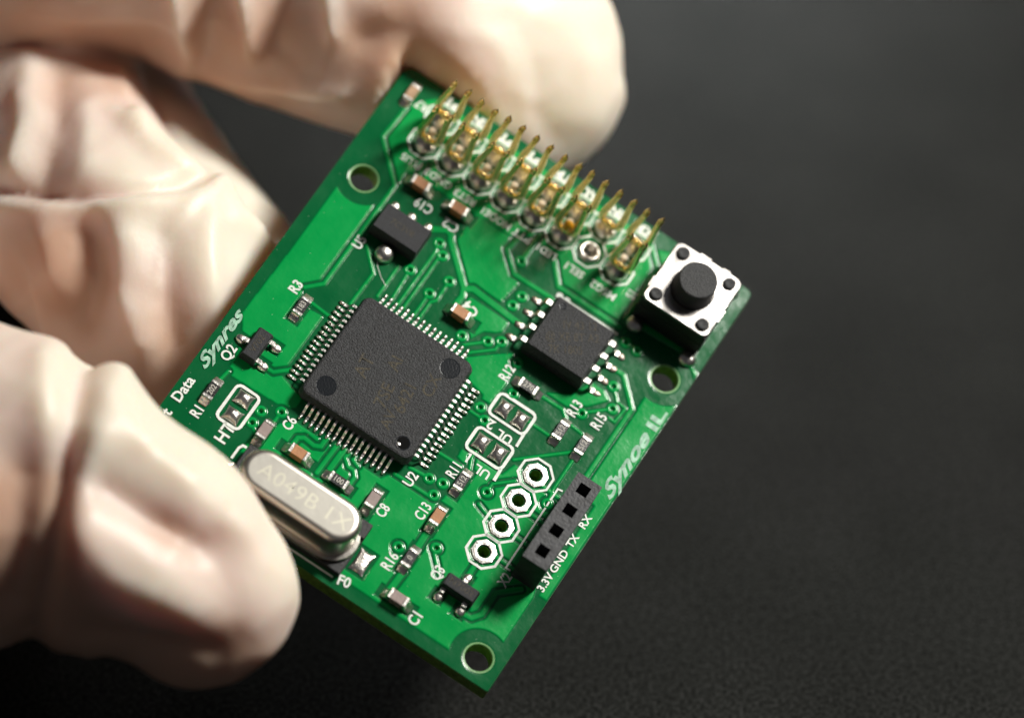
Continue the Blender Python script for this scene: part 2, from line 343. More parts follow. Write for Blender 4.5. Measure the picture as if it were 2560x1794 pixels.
for x, v in HOLES:
    d, sl = disc(x, v, 1.7); hgt[sl] -= .06*np.exp(-((d-HR)/.13)**2)
# shallow waviness of the cured mask, so that the sheen breaks up
def vnoise(X, Y, sc_, seed):
    rg = np.random.RandomState(seed); G = rg.rand(64, 64); x = X/sc_; y = Y/sc_
    xi = np.floor(x).astype(int); yi = np.floor(y).astype(int); fx = x-xi; fy = y-yi
    fx = fx*fx*(3-2*fx); fy = fy*fy*(3-2*fy); g = lambda i, j: G[i % 64, j % 64]
    return (g(xi, yi)*(1-fx)+g(xi+1, yi)*fx)*(1-fy)+(g(xi, yi+1)*(1-fx)+g(xi+1, yi+1)*fx)*fy
hgt += .020*vnoise(GX, GV, 1.3, 1)+.006*vnoise(GX, GV, .45, 2)+.0022*vnoise(GX, GV, .17, 3)
# rounded outline corners
PX, PV = GX.copy(), GV.copy()
r = np.where(GV < 0, np.where(GX < 3, .8, .5), .15)
cx = np.clip(GX, X0+r, X1_-r); cv = np.clip(GV, V0+r, V1-r); dd = np.hypot(GX-cx, GV-cv)
out = (dd > r) & (GX != cx) & (GV != cv)
PX[out] = (cx+(GX-cx)*r/np.maximum(dd, 1e-6))[out]; PV[out] = (cv+(GV-cv)*r/np.maximum(dd, 1e-6))[out]
keep = np.ones((ny-1, nx-1), bool)
CX = (GX[:-1, :-1]+st/2); CV = (GV[:-1, :-1]+st/2)
for x, v in HOLES: keep &= np.hypot(CX-x, CV-v) > HR
for x, v in JP: keep &= np.hypot(CX-x, CV-v) > .45
for x, v in [PINS[14]]: keep &= np.hypot(CX-x, CV-v) > .40
for x, v in HOLES:
    d = np.hypot(PX-x, PV-v); near = (d < HR+.045)
    PX[near] = x+(PX[near]-x)*HR/np.maximum(d[near], 1e-6); PV[near] = v+(PV[near]-v)*HR/np.maximum(d[near], 1e-6)
idx = np.arange(nx*ny).reshape(ny, nx)
q = np.stack([idx[:-1, :-1], idx[1:, :-1], idx[1:, 1:], idx[:-1, 1:]], -1)[keep]
me = bpy.data.meshes.new('solder_mask')
co = np.stack([PX*S, -PV*S, hgt*S], -1).reshape(-1, 3)
me.vertices.add(len(co)); me.vertices.foreach_set('co', co.ravel())
me.loops.add(q.size); me.loops.foreach_set('vertex_index', q.ravel().astype(np.int32))
me.polygons.add(len(q)); me.polygons.foreach_set('loop_start', np.arange(0, q.size, 4, dtype=np.int32)); me.polygons.foreach_set('use_smooth', np.ones(len(q), bool))
me.update(calc_edges=True)
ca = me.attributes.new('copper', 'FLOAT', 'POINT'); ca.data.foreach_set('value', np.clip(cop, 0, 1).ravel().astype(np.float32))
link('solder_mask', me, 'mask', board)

# the fibreglass core: outline walls, hole walls and underside
bb = B(); out = []
for sx_, sv_, a0, r in ((1, -1, -90, .5), (1, 1, 0, .15), (-1, 1, 90, .15), (-1, -1, 180, .8)):
    cxx = X1_-r if sx_ > 0 else X0+r; cvv = V1-r if sv_ > 0 else V0+r
    for k in range(7):
        a = math.radians(a0+15*k); out.append((cxx+r*math.cos(a), cvv+r*math.sin(a)))
bb.rings([[(x, v, -.002) for x, v in out], [(x, v, -1.6) for x, v in out]], False, False)
kk = 6; ix = list(range(0, nx-1, kk))+[nx-1]; iv = list(range(0, ny-1, kk))+[ny-1]
cache = {}
def uv_(i, j):
    if (i, j) not in cache: cache[(i, j)] = bb.bm.verts.new((PX[j, i]*S, -PV[j, i]*S, -1.6*S))
    return cache[(i, j)]
for a in range(len(iv)-1):
    for c in range(len(ix)-1):
        mxx, mvv = (gx[ix[c]]+gx[ix[c+1]])/2, (gv[iv[a]]+gv[iv[a+1]])/2
        if any(math.hypot(mxx-x, mvv-v) < HR+.05 for x, v in HOLES): continue
        bb.bm.faces.new([uv_(ix[c], iv[a]), uv_(ix[c+1], iv[a]), uv_(ix[c+1], iv[a+1]), uv_(ix[c], iv[a+1])])
for (x, v), rr_ in [(h, HR) for h in HOLES]+[(j, .47) for j in JP]:
    bb.rings([[(x+rr_*math.cos(a), v+rr_*math.sin(a), h) for a in [2*math.pi*i/40 for i in range(40)]] for h in (.01, -1.55)], False, False)
bb.build('fibreglass_core', 'fr4', board)
for x, v in HOLES[:3]:
    l = B(); l.lathe(0, 0, [(HR-.02, -.12), (HR-.01, -.02), (HR+.04, .015), (HR+.13, .012)], 48, False, False)
    l.build('hole_rim', 'hole', board, True, bloc(x, v, .012))

# ---- silkscreen outlines
HS = .085
def silk(pts, wdt=.2, closed=False, label=None):
    s_ = B(); s_.strip(pts, wdt, HS, closed, .12); return s_.build('silkscreen_outline', 'silk', board)
def octa(x, v, R_=1.27, wdt=.17):
    k = R_*math.tan(math.pi/8)
    P = [(x-R_, v-k), (x-k, v-R_), (x+k, v-R_), (x+R_, v-k), (x+R_, v+k), (x+k, v+R_), (x-k, v+R_), (x-R_, v+k)]
    return silk(P, wdt, True)
for i, (x, v) in enumerate(PINS): octa(x, v)
for x, v in JP: octa(x, v, 1.29, .19)
def rbox(x0, x1, v0, v1, r=.4): 
    P = []
    for cx_, cv_, a0 in ((x1-r, v0+r, -90), (x1-r, v1-r, 0), (x0+r, v1-r, 90), (x0+r, v0+r, 180)):
        for k in range(4): a = math.radians(a0+30*k); P.append((cx_+r*math.cos(a), cv_+r*math.sin(a)))
    silk(P, .24, True)
rbox(7.62, 10.88, -4.93, -2.88); rbox(7.68, 10.92, -1.54, .6); rbox(-8.98, -6.96, 6.6, 9.85)
silk([(10.85, -3.0), (10.9, -1.8)], .24); silk([(10.9, .45), (10.95, 1.6)], .24)
silk([(15.69, -.83), (15.3, -.76), (15.36, 7.05), (15.76, 7.04)], .15)
silk([(-6.16, 12.0), (-6.16, 10.95), (-6.0, 10.62), (-5.68, 10.59)], .2)
silk([(-5.9, 15.45), (1.6, 15.45), (5.1, 15.45)], .14)
silk([(7.0, -14.5), (12.5, -14.5)], .2); silk([(12.55, -13.9), (12.55, -13.6)], .3)
for x in (7.15, 7.8): 
    s_ = B(); s_.lathe(x, -14.5, [(.3, HS), (.28, HS+.03)], 14, False, True); s_.build('silkscreen_dot', 'silk', board)

# ---- silkscreen lettering: (text, cap height, u, v, rotation)
for t_, sz, xs_, u, v, ro in (('R3', .9, .86, -9.72, -2.75, 90), ('Q2', .9, .9, -10.93, 4.93, 90), ('Data', .92, .98, -12.09, 9.48, 90), ('t', .92, 1, -12.09, 11.75, 90),
     ('R1', .9, .82, -10.26, 10.34, 90), ('HT', 1.05, .95, -7.6, 10.6, 90), ('C6', .9, .78, -4.11, 7.0, 90), ('C8', .9, .74, 5.37, 8.72, 90), ('C13', .9, .74, 7.88, 6.94, 90),
     ('U2', .9, .86, 5.75, 5.31, 90), ('R11', .9, .74, 8.05, 2.67, 90), ('R12', .9, .74, 7.2, -6.54, 90), ('R13', .9, .76, 12.97, -7.2, 90), ('R15', .9, .76, 15.05, -7.42, 90),
     ('UL', .8, 1.05, 9.75, -1.95, 180), ('2', .9, 1, 8.35, -2.2, 180), ('UL', .8, 1.05, 9.85, 1.5, 180), ('1', .9, 1, 8.4, 1.15, 180), ('R16', .9, .80, 7.94, 11.83, 90), ('Q3', .9, .76, 11.38, 10.47, 90), ('C1', .95, .8, 11.9, 14.5, 90),
     ('F0', .9, .9, 5.98, 15.27, 12), ('X2', .85, .8, 15.83, 7.9, 90), ('3.3V', .66, 1.05, 18.44, 6.25, 90), ('GND', .66, 1.08, 18.42, 4.19, 90), ('TX', .66, 1.0, 18.42, 2.18, 90), ('RX', .66, 1.05, 18.42, .27, 90),
     ('C19', .9, .76, -5.41, -14.55, 180), ('C2', .9, .95, -2.85, -14.45, 180), ('U5', .85, .85, -7.77, -8.87, 90), ('C4', .9, .95, 2.1, -9.36, 160),
     ('PLU5', .66, .95, -8.19, -17.19, 180), ('GND3', .68, 1.0, -5.72, -17.23, 180), ('RET3', .68, .98, -3.2, -17.13, 180), ('MODE1', .68, .92, -.31, -17.1, 180),
     ('PTT', .68, 1.05, 2.12, -17.09, 180), ('LED1', .66, .95, 4.34, -17.1, 180), ('SEL1', .7, 1.0, 6.9, -17.11, 180), ('MSG2', .7, 1.0, 9.65, -17.04, 180), ('S1', .8, .8, 11.66, -18.1, 90),
     ('R7', .8, .9, -10.06, -21.75, 180)):
    text('silkscreen_text', t_, sz*.95, u, v, ro, HS, 'silk', board, .032, xs_)
text('silkscreen_text', 'IL', .95, 18.65, -10.2, 90, HS, 'wornsilk', board, .05, 2.0)
text('silkscreen_text', 'Synres', .95, -12.05, 4.5, 90, HS, 'wornsilk', board, .05, 1.55, .5)
text('silkscreen_text', 'Synoe', 1.05, 18.6, -5.4, 90, HS, 'wornsilk', board, .05, 1.75, .5)
BACKT = ['P1', 'EN', 'PT', 'PT', 'TM', 'AU', 'IN', 'XM']
for i in range(8): text('silkscreen_text', BACKT[i], .75, -8.15+2.54*i, -23.45, 180, HS, 'silk', board, .06, 1.3)

s_ = B(); s_.strip([(-6.2, -9.0), (-5.6, -8.0), (-4.9, -7.4), (-4.2, -7.0)], .035, HS+.01); s_.build('stray_fibre', 'silk', board)
# ---- solder dome
def dome(name, u, v, rx, rv, h, parent, material='solder', wob=.06, h0=.03, n=20):
    d = B(); prof = [(1, 0), (1.0, .25), (.92, .55), (.74, .8), (.48, .94), (.2, 1.0)]
    d.lathe(0, 0, [(a*1, h0+c*h) for a, c in prof], n, True, True, rx, rv, wob)
    return d.build(name, material, parent, True, bloc(u, v, 0))

# solder pillows of the bridge pads: corners pulled thin, centre swollen
def pillow(u, v, wx, wv, h):
    N = 14; p = B(); vs = []; fs = []
    for j in range(N+1):
        for i in range(N+1):
            a = 2*i/N-1; c = 2*j/N-1
            e = 1-.10*(1-abs(c)**2)*abs(a)**3; e2 = 1-.10*(1-abs(a)**2)*abs(c)**3
            hh = h*(max(0, (1-a*a))**.7*max(0, (1-c*c))**.7)+.05*(1-max(abs(a), abs(c))**6)
            vs.append((a*wx/2*e, c*wv/2*e2, .07+hh))
    for j in range(N):
        for i in range(N): k = j*(N+1)+i; fs.append((k, k+1, k+N+2, k+N+1))
    p.add(vs, fs); return p.build('solder_pad', 'solder', board, True, bloc(u, v, 0))
for u, v, a, c in ((8.5, -3.88, 1.2, 1.45), (10.02, -3.82, 1.2, 1.45), (8.55, -.46, 1.2, 1.45), (10.08, -.44, 1.2, 1.5), (-7.98, 7.42, 1.4, 1.25), (-7.95, 9.05, 1.4, 1.25)):
    pillow(u, v, a, c, .38)
pillow(6.25, 13.15, 1.25, 2.0, .12)
pillow(-6.3, 13.15, 1.25, 2.0, .12)

# ---- main microcontroller
def gull(x_body, h_top, x_knee, x_foot, wd, th):
    # one gull-wing lead along +x from the body; section profile then extruded over the width
    path = [(x_body, h_top), (x_knee-.12, h_top), (x_knee, h_top-.10), (x_knee+.14, .22), (x_knee+.26, .10), (x_foot, .09)]
    l = B(); secs = []
    for i, (x, h) in enumerate(path):
        a = path[max(0, i-1)]; c = path[min(len(path)-1, i+1)]; d = Vector((c[0]-a[0], c[1]-a[1])).normalized(); n = Vector((-d.y, d.x))*th/2
        secs.append([(x+n.x, -wd/2, h+n.y), (x+n.x, wd/2, h+n.y), (x-n.x, wd/2, h-n.y), (x-n.x, -wd/2, h-n.y)])
    l.rings(secs); return l
mcu = bpy.data.objects.new('microcontroller_chip', None); col.objects.link(mcu); mcu.parent = board; mcu.location = bloc(0, 0)
def rsq(hw, r, h, n=4):
    P = []
    for cx_, cv_, a0 in ((hw-r, -hw+r, -90), (hw-r, hw-r, 0), (-hw+r, hw-r, 90), (-hw+r, -hw+r, 180)):
        for k in range(n+1): a = math.radians(a0+90/n*k); P.append((cx_+r*math.cos(a), cv_+r*math.sin(a), h))
    return P
pk = B(); pk.rings([rsq(4.80, .35, .15), rsq(4.98, .5, .72), rsq(4.98, .5, .84), rsq(4.86, .6, 1.42), rsq(4.82, .6, 1.50), rsq(4.70, .55, 1.54)], True, True)
pk.build('package', 'epoxy', mcu)
for x, v in ((3.47, -3.48), (-3.42, 3.42)):
    d = B(); d.lathe(0, 0, [(.82, .004), (.80, .012), (.74, .006)], 40, False, True); d.build('mould_dimple', 'dimple', mcu, False, bloc(x, v, 1.54))
d = B(); d.lathe(0, 0, [(.60, .012), (.55, .014), (.50, .007)], 32, False, False)
d.build('pin_marker_rim', 'dimple', mcu, True, bloc(3.77, 3.86, 1.54))
d = B(); d.lathe(0, 0, [(.52, .006), (.30, .004), (.1, .003)], 32, False, True)
d.build('pin_marker', 'cavity', mcu, True, bloc(3.77, 3.86, 1.54))
g = B(); g.lathe(0, 0, [(.18, .0), (.15, .03), (.06, .05)], 14, False, True, 1.3, .9); g.build('pin_marker_glint', 'tin', mcu, True, bloc(3.52, 4.12, 1.545))
lead0 = gull(4.9, .80, 5.42, 6.0, .19, .12).build('lead', 'tin', mcu)
pad0 = B(); pad0.lathe(0, 0, [(.9, .06), (1, .12), (.8, .2), (.4, .24)], 12, False, True, .26, .135); pad0 = pad0.build('solder_fillet', 'solder', board, True)
first = True
for side in range(4):
    for i in range(16):
        o = -3.75+.5*i; rz = side*math.pi/2; cc, ss = math.cos(rz), math.sin(rz)
        if first: l = lead0; l.rotation_euler = (0, 0, rz)
        else: l = copy(lead0, mcu, rz=rz)
        l.location = (-ss*o*S, cc*o*S, 0)
        x = 6.14+random.uniform(-.05, .08); lx, ly = cc*x-ss*o, ss*x+cc*o
        p = pad0 if first else copy(pad0, board, rz=rz); p.location = (lx*S, ly*S, 0); p.rotation_euler = (0, 0, rz+random.uniform(-.05, .05))
        s_ = random.uniform(.85, 1.15); p.scale = (s_, 1, random.uniform(.8, 1.3)); first = False
for t_, x, v, ro, sz in (('AT', -1.9, .3, 90, 1.1), ('Al', -.1, -1.3, 90, 1.0), ('7SE', .6, 1.4, 90, 1.05), ('6421', 2.0, .6, 90, 1.0), ('CX', 3.1, -1.4, 90, 1.0), ('AV', 1.9, 2.9, 90, .9)):
    t = text('laser_marking', t_, sz, x, v, ro+8, 1.548, 'laser', mcu, .02)

# ---- wide small-outline chip
soic = bpy.data.objects.new('memory_chip', None); col.objects.link(soic); soic.parent = board; soic.location = bloc(9.72, -11.18)
pk = B(); pk.box(-2.62, 2.62, -2.55, 2.55, .15, .95, 0, -.08); pk.box(-2.70, 2.70, -2.62, 2.62, .95, 1.85, .06, .22); pk.build('package', 'epoxy', soic)
d = B(); d.lathe(0, 0, [(.30, .004), (.28, .010), (.22, .005)], 24, False, True); d.build('pin_marker', 'dimple', soic, False, bloc(-1.85, -1.85, 1.852))
sl0 = gull(2.6, 1.0, 3.2, 3.72, .40, .20).build('lead', 'tin', soic)
first = True
for s_ in (1, -1):
    for i in range(4):
        o = -1.905+1.27*i; rz = 0 if s_ == 1 else math.pi
        l = sl0 if first else copy(sl0, soic, rz=rz)
        l.location = (0, -o*S+(0), 0); first = False
        dome('solder_fillet', 9.72+s_*3.92, -11.18+o, .40, .25, .17, board, 'dull', .12)
for t_, x, v, sz in (('IV 43 12', .1, -1.45, .72), ('@ XE 8T A2', .1, -.25, .72), ('7K 1805', .2, .95, .72)):
    text('laser_marking', t_, sz, x, v+.2, 33, 1.856, 'laser', soic, .0, .8)
    
# ---- small-outline transistors and the regulator
def sot(name, u, v, L_, W_, H_, leads, rz, mark=None, lw=.4):
    t = bpy.data.objects.new(name, None); col.objects.link(t); t.parent = board; t.location = bloc(u, v); t.rotation_euler = (0, 0, rz)
    p = B(); p.box(-L_/2, L_/2, -W_/2, W_/2, .10, H_*.5, 0, -.04); p.box(-L_/2-.04, L_/2+.04, -W_/2-.04, W_/2+.04, H_*.5, H_, .05, .12); p.build('package', 'epoxy_s', t)
    for lx, sd in leads:
        l = B(); l.box(lx-lw/2, lx+lw/2, sd*W_/2-.1 if sd > 0 else -W_/2-.35, sd*W_/2+.35 if sd > 0 else -W_/2+.1, H_*.42, H_*.42+.14, .03)
        a, c = (W_/2+.28, W_/2+.42) if sd > 0 else (-W_/2-.42, -W_/2-.28); l.box(lx-lw/2, lx+lw/2, a, c, .08, H_*.42+.12, .03)
        a, c = (W_/2+.3, W_/2+.8) if sd > 0 else (-W_/2-.8, -W_/2-.3); l.box(lx-lw/2, lx+lw/2, a, c, .06, .2, .03)
        l.build('lead', 'tin', t)
        cc, ss = math.cos(rz), math.sin(rz); bx, by = lx, -sd*(W_/2+.62)
        wx, wy = cc*bx-ss*by, ss*bx+cc*by
        d = dome('solder_fillet', u+wx, v-wy, .40, .50, .34, board); d.rotation_euler = (0, 0, rz)
    if mark: text('laser_marking', mark, .55, 0, 0, 0, H_+.006, 'laser', t, .0)
    return t
sot('voltage_regulator', -5.65, -11.18, 4.1, 2.45, 1.55, [(-1.52, -1), (0, -1), (1.5, -1)], 0, '7C3V8', .46)
dome('solder_joint', -5.72, -9.15, .78, .80, .80, board, wob=.03)
sot('transistor', -9.5, 3.42, 2.75, 1.25, 1.05, [(0, -1), (-.93, 1), (.93, 1)], math.pi/2, 'V702')
sot('transistor', 13.45, 10.82, 2.75, 1.20, 1.1, [(0, -1), (-1.05, 1), (.9, 1)], 0, 'N7002')

# ---- chip resistors and capacitors
def chip(name, u, v, rz, H_, body, L_=1.6, W_=.82, capw=.3, mark=None, fil=.48, low=0):
    t = bpy.data.objects.new(name, None); col.objects.link(t); t.parent = board; t.location = bloc(u, v); t.rotation_euler = (0, 0, math.radians(rz))
    hb = .10
    p = B(); p.box(-L_/2+capw-.02, L_/2-capw+.02, -W_/2, W_/2, hb, hb+H_, .03); p.build('ceramic_body' if H_ > .6 else 'resistor_body', body, t)
    for s_ in (-1, 1):
        c = B(); a, e = sorted((s_*L_/2, s_*(L_/2-capw))); c.box(a, e, -W_/2-.02, W_/2+.02, hb-.02, hb+H_+.025, .06); c.build('end_cap', 'tin', t)
        f = B(); n = 10; secs = []
        for k, (xx, hh, ww) in enumerate(((0, H_*.95, .95), (.06, H_*.75, 1.0), (fil*.45, H_*.42, 1.02), (fil, .10, .9), (fil+.05, .03, .8))):
            x = s_*(L_/2-.03+xx); secs.append([(x, W_/2*ww*math.cos(math.pi*j/n)*1.04, .04+hh*math.sin(math.pi*j/n)**.35) for j in range(n+1)])
        f.rings(secs, False, True); f.build('solder_fillet', 'solder', t, True)
    if mark: text('resistor_marking', mark, .46, 0, 0, 0, hb+H_+.006, 'mark', t, .03, .9)
    return t
C_, K_ = 'chip_capacitor', 'chip_resistor'
chip(K_, -8.5, -1.48, 90, .42, 'resbody', mark='183'); chip(K_, -10.3, 8.4, 90, .42, 'resbody', mark='202'); chip(K_, 1.35, 8.85, 0, .42, 'resbody', mark='100')
chip(K_, 9.03, 10.88, 90, .42, 'resbody', mark='0'); chip(K_, 9.0, 3.28, 90, .42, 'resbody', mark='512'); chip(K_, 9.1, -6.4, 0, .42, 'resbody', mark='270')
chip(K_, 13.0, -4.82, 90, .42, 'resbody', mark='512'); chip(K_, 15.03, -4.78, 90, .42, 'resbody', mark='512')
chip(C_, -5.3, 8.85, 90, .75, 'ceramic_grey'); chip(C_, -2.25, 8.85, 0, .75, 'ceramic'); chip(C_, 4.3, 8.65, 90, .75, 'ceramic_grey')
chip(C_, 9.0, 6.9, 90, .75, 'ceramic'); chip(C_, 10.0, 14.2, 0, .75, 'ceramic_grey'); chip(C_, 1.68, -8.3, 0, .85, 'ceramic', capw=.28)
chip(C_, -6.55, -15.65, 0, .85, 'ceramic'); chip(C_, -3.05, -15.65, 0, .85, 'ceramic'); chip(C_, -11.25, -22.0, 90, .5, 'ceramic_tan', 1.5, .75, .25)

# ---- quartz crystal
cry = bpy.data.objects.new('quartz_crystal', None); col.objects.link(cry); cry.parent = board; cry.location = bloc(-.05, 12.95)
def stad(L_, W_, h, n=12):
    r = W_/2; a = L_/2-r; P = []
    for s_, a0 in ((1, -90), (-1, 90)):
        for k in range(n+1): t = math.radians(a0+180/n*k); P.append((s_*a+r*math.cos(t), r*math.sin(t), h))
    return P
k = B(); k.box(-5.5, 5.5, -2.35, 2.3, .05, .75, .06); k.box(-5.5, -4.4, -2.35, 2.3, .75, 1.15, .05); k.box(4.5, 5.5, -2.35, -1.0, .75, 1.1, .05); k.build('plastic_base', 'plastic', cry)
k = B(); k.rings([stad(10.9, 4.4, .76), stad(11.0, 4.5, .82), stad(11.0, 4.5, 1.0), stad(10.9, 4.4, 1.08), stad(10.3, 3.8, 1.1)]); k.build('can_flange', 'flange', cry, False)
k = B(); prof = [(10.15, 3.70, 1.05), (10.15, 3.70, 1.3), (10.1, 3.65, 3.35)]
for a in range(1, 7):
    t = math.radians(15*a); prof.append((10.1-1.1*(1-math.cos(t)), 3.65-1.1*(1-math.cos(t)), 3.35+.55*math.sin(t)))
k.rings([stad(*p, n=16) for p in prof]); can = k.build('steel_can', 'canside', cry, True)
for p_ in can.data.polygons:
    if len(p_.vertices) > 4: p_.use_smooth = False
k = B(); k.rings([stad(9.0, 2.55, 3.90, 16), stad(8.96, 2.51, 3.906, 16)], False, True); k.build('can_top', 'can', cry)
text('etched_marking', 'A049B 1X', 1.28, .25, .08, 0, 3.912, 'etch', cry, -.01, 1.06)

# ---- tactile push button
sw = bpy.data.objects.new('push_button', None); col.objects.link(sw); sw.parent = board; sw.location = bloc(15.4, -19.5)
k = B(); k.box(-2.95, 2.95, -2.95, 2.95, .1, 3.35, .08); k.box(-3.0, 3.0, -3.0, 3.0, 1.2, 2.2, .05); k.build('housing', 'plastic', sw)
k = B(); P = rsq(2.92, .45, 3.38, 5)
def notch(P): return P
k.rings([rsq(2.92, .5, 3.36, 5), rsq(2.95, .5, 3.42, 5), rsq(2.95, .5, 3.56, 5), rsq(2.88, .5, 3.62, 5)])
for x, v, a, c in ((-.5, -2.95, .5, .14), (1.4, -2.95, .35, .12), (-2.95, 1.3, .12, .5), (2.95, .6, .12, .6)):
    k.box(x-a, x+a, v-c, v+c, 3.3, 3.60, .04)
k.build('cover_plate', 'plate', sw)
d = B(); d.lathe(0, 0, [(1.78, 3.5), (1.78, 3.628)], 48, False, True); d.build('plunger_opening', 'plastic', sw, False)
k = B(); k.lathe(0, 0, [(1.70, 3.3), (1.68, 3.7), (1.54, 5.3), (1.50, 5.38), (1.42, 5.42)], 56); k.build('plunger', 'button', sw)
for x in (-2.12, 2.12):
    for v in (-2.12, 2.12):
        k = B(); k.lathe(0, 0, [(.52, 3.5), (.52, 3.78), (.44, 3.90), (.30, 3.86), (.1, 3.80)], 24, True, True, wob=.03); k.build('rivet', 'button', sw, True, bloc(x, v, 0))
for x in (-2.3, 2.55):
    dome('solder_joint', 15.4+x, -16.0, .72, .68, .6, board)
    dome('solder_joint', 15.4+x, -23.0, .6, .55, .5, board)

# ---- four-way socket strip
ss_ = bpy.data.objects.new('socket_strip', None); col.objects.link(ss_); ss_.parent = board; ss_.location = bloc(17.0, 3.2)
bmx = bmesh.new()
HT = 4.3; W2 = 1.06; y0, y1 = -4.1, 4.15; q2 = .46
ys = [y0]
for i in range(4): c = -3.04+2.0*i; ys += [c-q2, c+q2]
ys.append(y1); xs = [-W2, -q2, q2, W2]
k = B(); vg = {}
def gv_(x, v, h):
    key = (round(x, 3), round(v, 3), round(h, 3))
    if key not in vg: vg[key] = k.bm.verts.new((x*S, -v*S, h*S))
    return vg[key]
for a in range(len(ys)-1):
    for c in range(3):
        if a % 2 == 1 and c == 1:
            for (p, q_) in (((xs[1], ys[a]), (xs[2], ys[a])), ((xs[2], ys[a]), (xs[2], ys[a+1])), ((xs[2], ys[a+1]), (xs[1], ys[a+1])), ((xs[1], ys[a+1]), (xs[1], ys[a]))):
                k.bm.faces.new((gv_(*p, HT), gv_(*q_, HT), gv_(*q_, HT-2.2), gv_(*p, HT-2.2)))
            k.bm.faces.new([gv_(x, v, HT-2.2) for x, v in ((xs[1], ys[a]), (xs[2], ys[a]), (xs[2], ys[a+1]), (xs[1], ys[a+1]))])
            continue
        k.bm.faces.new([gv_(x, v, HT) for x, v in ((xs[c], ys[a]), (xs[c+1], ys[a]), (xs[c+1], ys[a+1]), (xs[c], ys[a+1]))])
bot = [(-W2, y0), (W2, y0), (W2, y1), (-W2, y1)]
for p, q_ in (((-W2, y0), (W2, y0)), ((-W2, y1), (W2, y1))):
    top = [gv_(x, p[1], HT) for x in xs]; k.bm.faces.new(top+[gv_(q_[0], q_[1], .1), gv_(p[0], p[1], .1)])
for X in (-W2, W2):
    top = [gv_(X, y, HT) for y in ys]; k.bm.faces.new(top+[gv_(X, y1, .1), gv_(X, y0, .1)])
k.build('housing', 'header', ss_)
for i in range(4):
    c = -3.04+2.0*i
    s_ = B(); s_.box(-.14, .10, c+.18, c+.34, 1.8, 3.55, .03); s_.build('spring_contact', 'copperspring', ss_)

# ---- jumper pads: plated rings
for i, (x, v) in enumerate(JP):
    k = B(); prof = [(.52, .09), (.56, .12), (.76, .125), (.95, .11), (1.0, .05)]
    secs = []
    for r_, h in prof:
        n = 32; secs.append([])
        for j in range(n):
            a = 2*math.pi*j/n; oc = 1/math.cos(((a+math.pi/8) % (math.pi/4))-math.pi/8) if r_ > .7 else 1
            secs[-1].append((r_*(.96*oc if r_ > .7 else 1)*math.cos(a), r_*(.96*oc if r_ > .7 else 1)*math.sin(a), h))
    k.rings(secs, False, False); k.build('plated_ring', 'tin', board, False, bloc(x, v))
    k = B(); k.lathe(0, 0, [(.53, .10), (.51, -1.58)], 32, False, False); k.build('hole_wall', 'holewall', board, True, bloc(x, v))
k = B(); k.lathe(0, 0, [(.42, -1.2), (.44, .0), (.50, .22), (.66, .34), (.84, .24), (.92, .06)], 32, False, False, wob=.03); k.build('plated_ring', 'solder', board, True, bloc(*PINS[14]))
k = B(); k.lathe(0, 0, [(.42, -.5), (.1, -.55)], 16, False, True); k.build('hole_solder', 'solder', board, True, bloc(*PINS[14]))

# ---- the pin header: sixteen forked gold contacts whose housing is gone (one position is empty)
def fork():
    t = bpy.data.objects.new('fork_contact', None); col.objects.link(t); t.parent = board
    half = [(0, .95, .46), (.45, 1.0, .46), (.76, 1.35, .50), (.84, 2.1, .48), (.77, 3.4, .44), (.68, 4.8, .40), (.63, 5.9, .40), (.63, 6.45, .42)]
    def prong(sg):
        p = B(); secs = []; TH = [.5, .5, .56, .56, .52, .46, .44, .48]
        for i, (x, h, dv) in enumerate(half):
            a = half[max(0, i-1)]; c = half[min(len(half)-1, i+1)]; d = Vector((c[0]-a[0], c[1]-a[1])).normalized(); n = Vector((-d.y, d.x))*TH[i]/2
            ln = h/7.3; ox, ov = .36*ln, .42*ln
            secs.append([(sg*(x+n.x)+ox, -dv/2+ov, h+n.y), (sg*(x+n.x)+ox, dv/2+ov, h+n.y), (sg*(x-n.x)+ox, dv/2+ov, h-n.y), (sg*(x-n.x)+ox, -dv/2+ov, h-n.y)])
        secs.append([(sg*(.63+.22)+.36, -.24+.42, 6.72), (sg*(.63+.22)+.36, .24+.42, 6.66), (sg*(.63-.22)+.36, .24+.42, 6.58), (sg*(.63-.22)+.36, -.24+.42, 6.64)])
        secs.append([(sg*.72+.36, -.16+.42, 6.90), (sg*.72+.36, .06+.42, 6.86), (sg*.56+.36, .06+.42, 6.80), (sg*.56+.36, -.16+.42, 6.86)])
        secs.append([(sg*.70+.38, -.20+.42, 7.22), (sg*.70+.38, -.15+.42, 7.22), (sg*.67+.38, -.15+.42, 7.22), (sg*.67+.38, -.20+.42, 7.22)])
        rs = []
        for q4 in secs:                                  # rounded edges: eight points per section
            o8 = []
            for a_ in range(4):
                A_, B_ = Vector(q4[a_]), Vector(q4[(a_+1) % 4]); o8 += [tuple(A_.lerp(B_, .24)), tuple(A_.lerp(B_, .76))]
            rs.append(o8)
        p.rings(rs)
        p.lathe(sg*.66+.37, .40, [(.20, 6.72), (.21, 6.84), (.17, 6.98), (.10, 7.12), (.02, 7.26)], 10)
        return p.build('prong', 'gold', t, True)
    prong(1); prong(-1)
    p = B(); p.box(-.18, .22, -.18, .26, .3, 1.25, .05); p.build('stem', 'gold', t)
    p = B(); p.lathe(.06, .16, [(.34, 1.0), (.38, 1.2), (.34, 1.42), (.2, 1.55), (.05, 1.6)], 18, True, True, .95, .8); p.build('contact_bowl', 'gold', t, True)
    p = B(); p.lathe(0, 0, [(.98, .05), (.97, .16), (.86, .42), (.66, .68), (.42, .88), (.25, 1.0)], 22, True, True, wob=.05); p.build('solder_joint', 'solder', t, True)
    return t
f0 = None
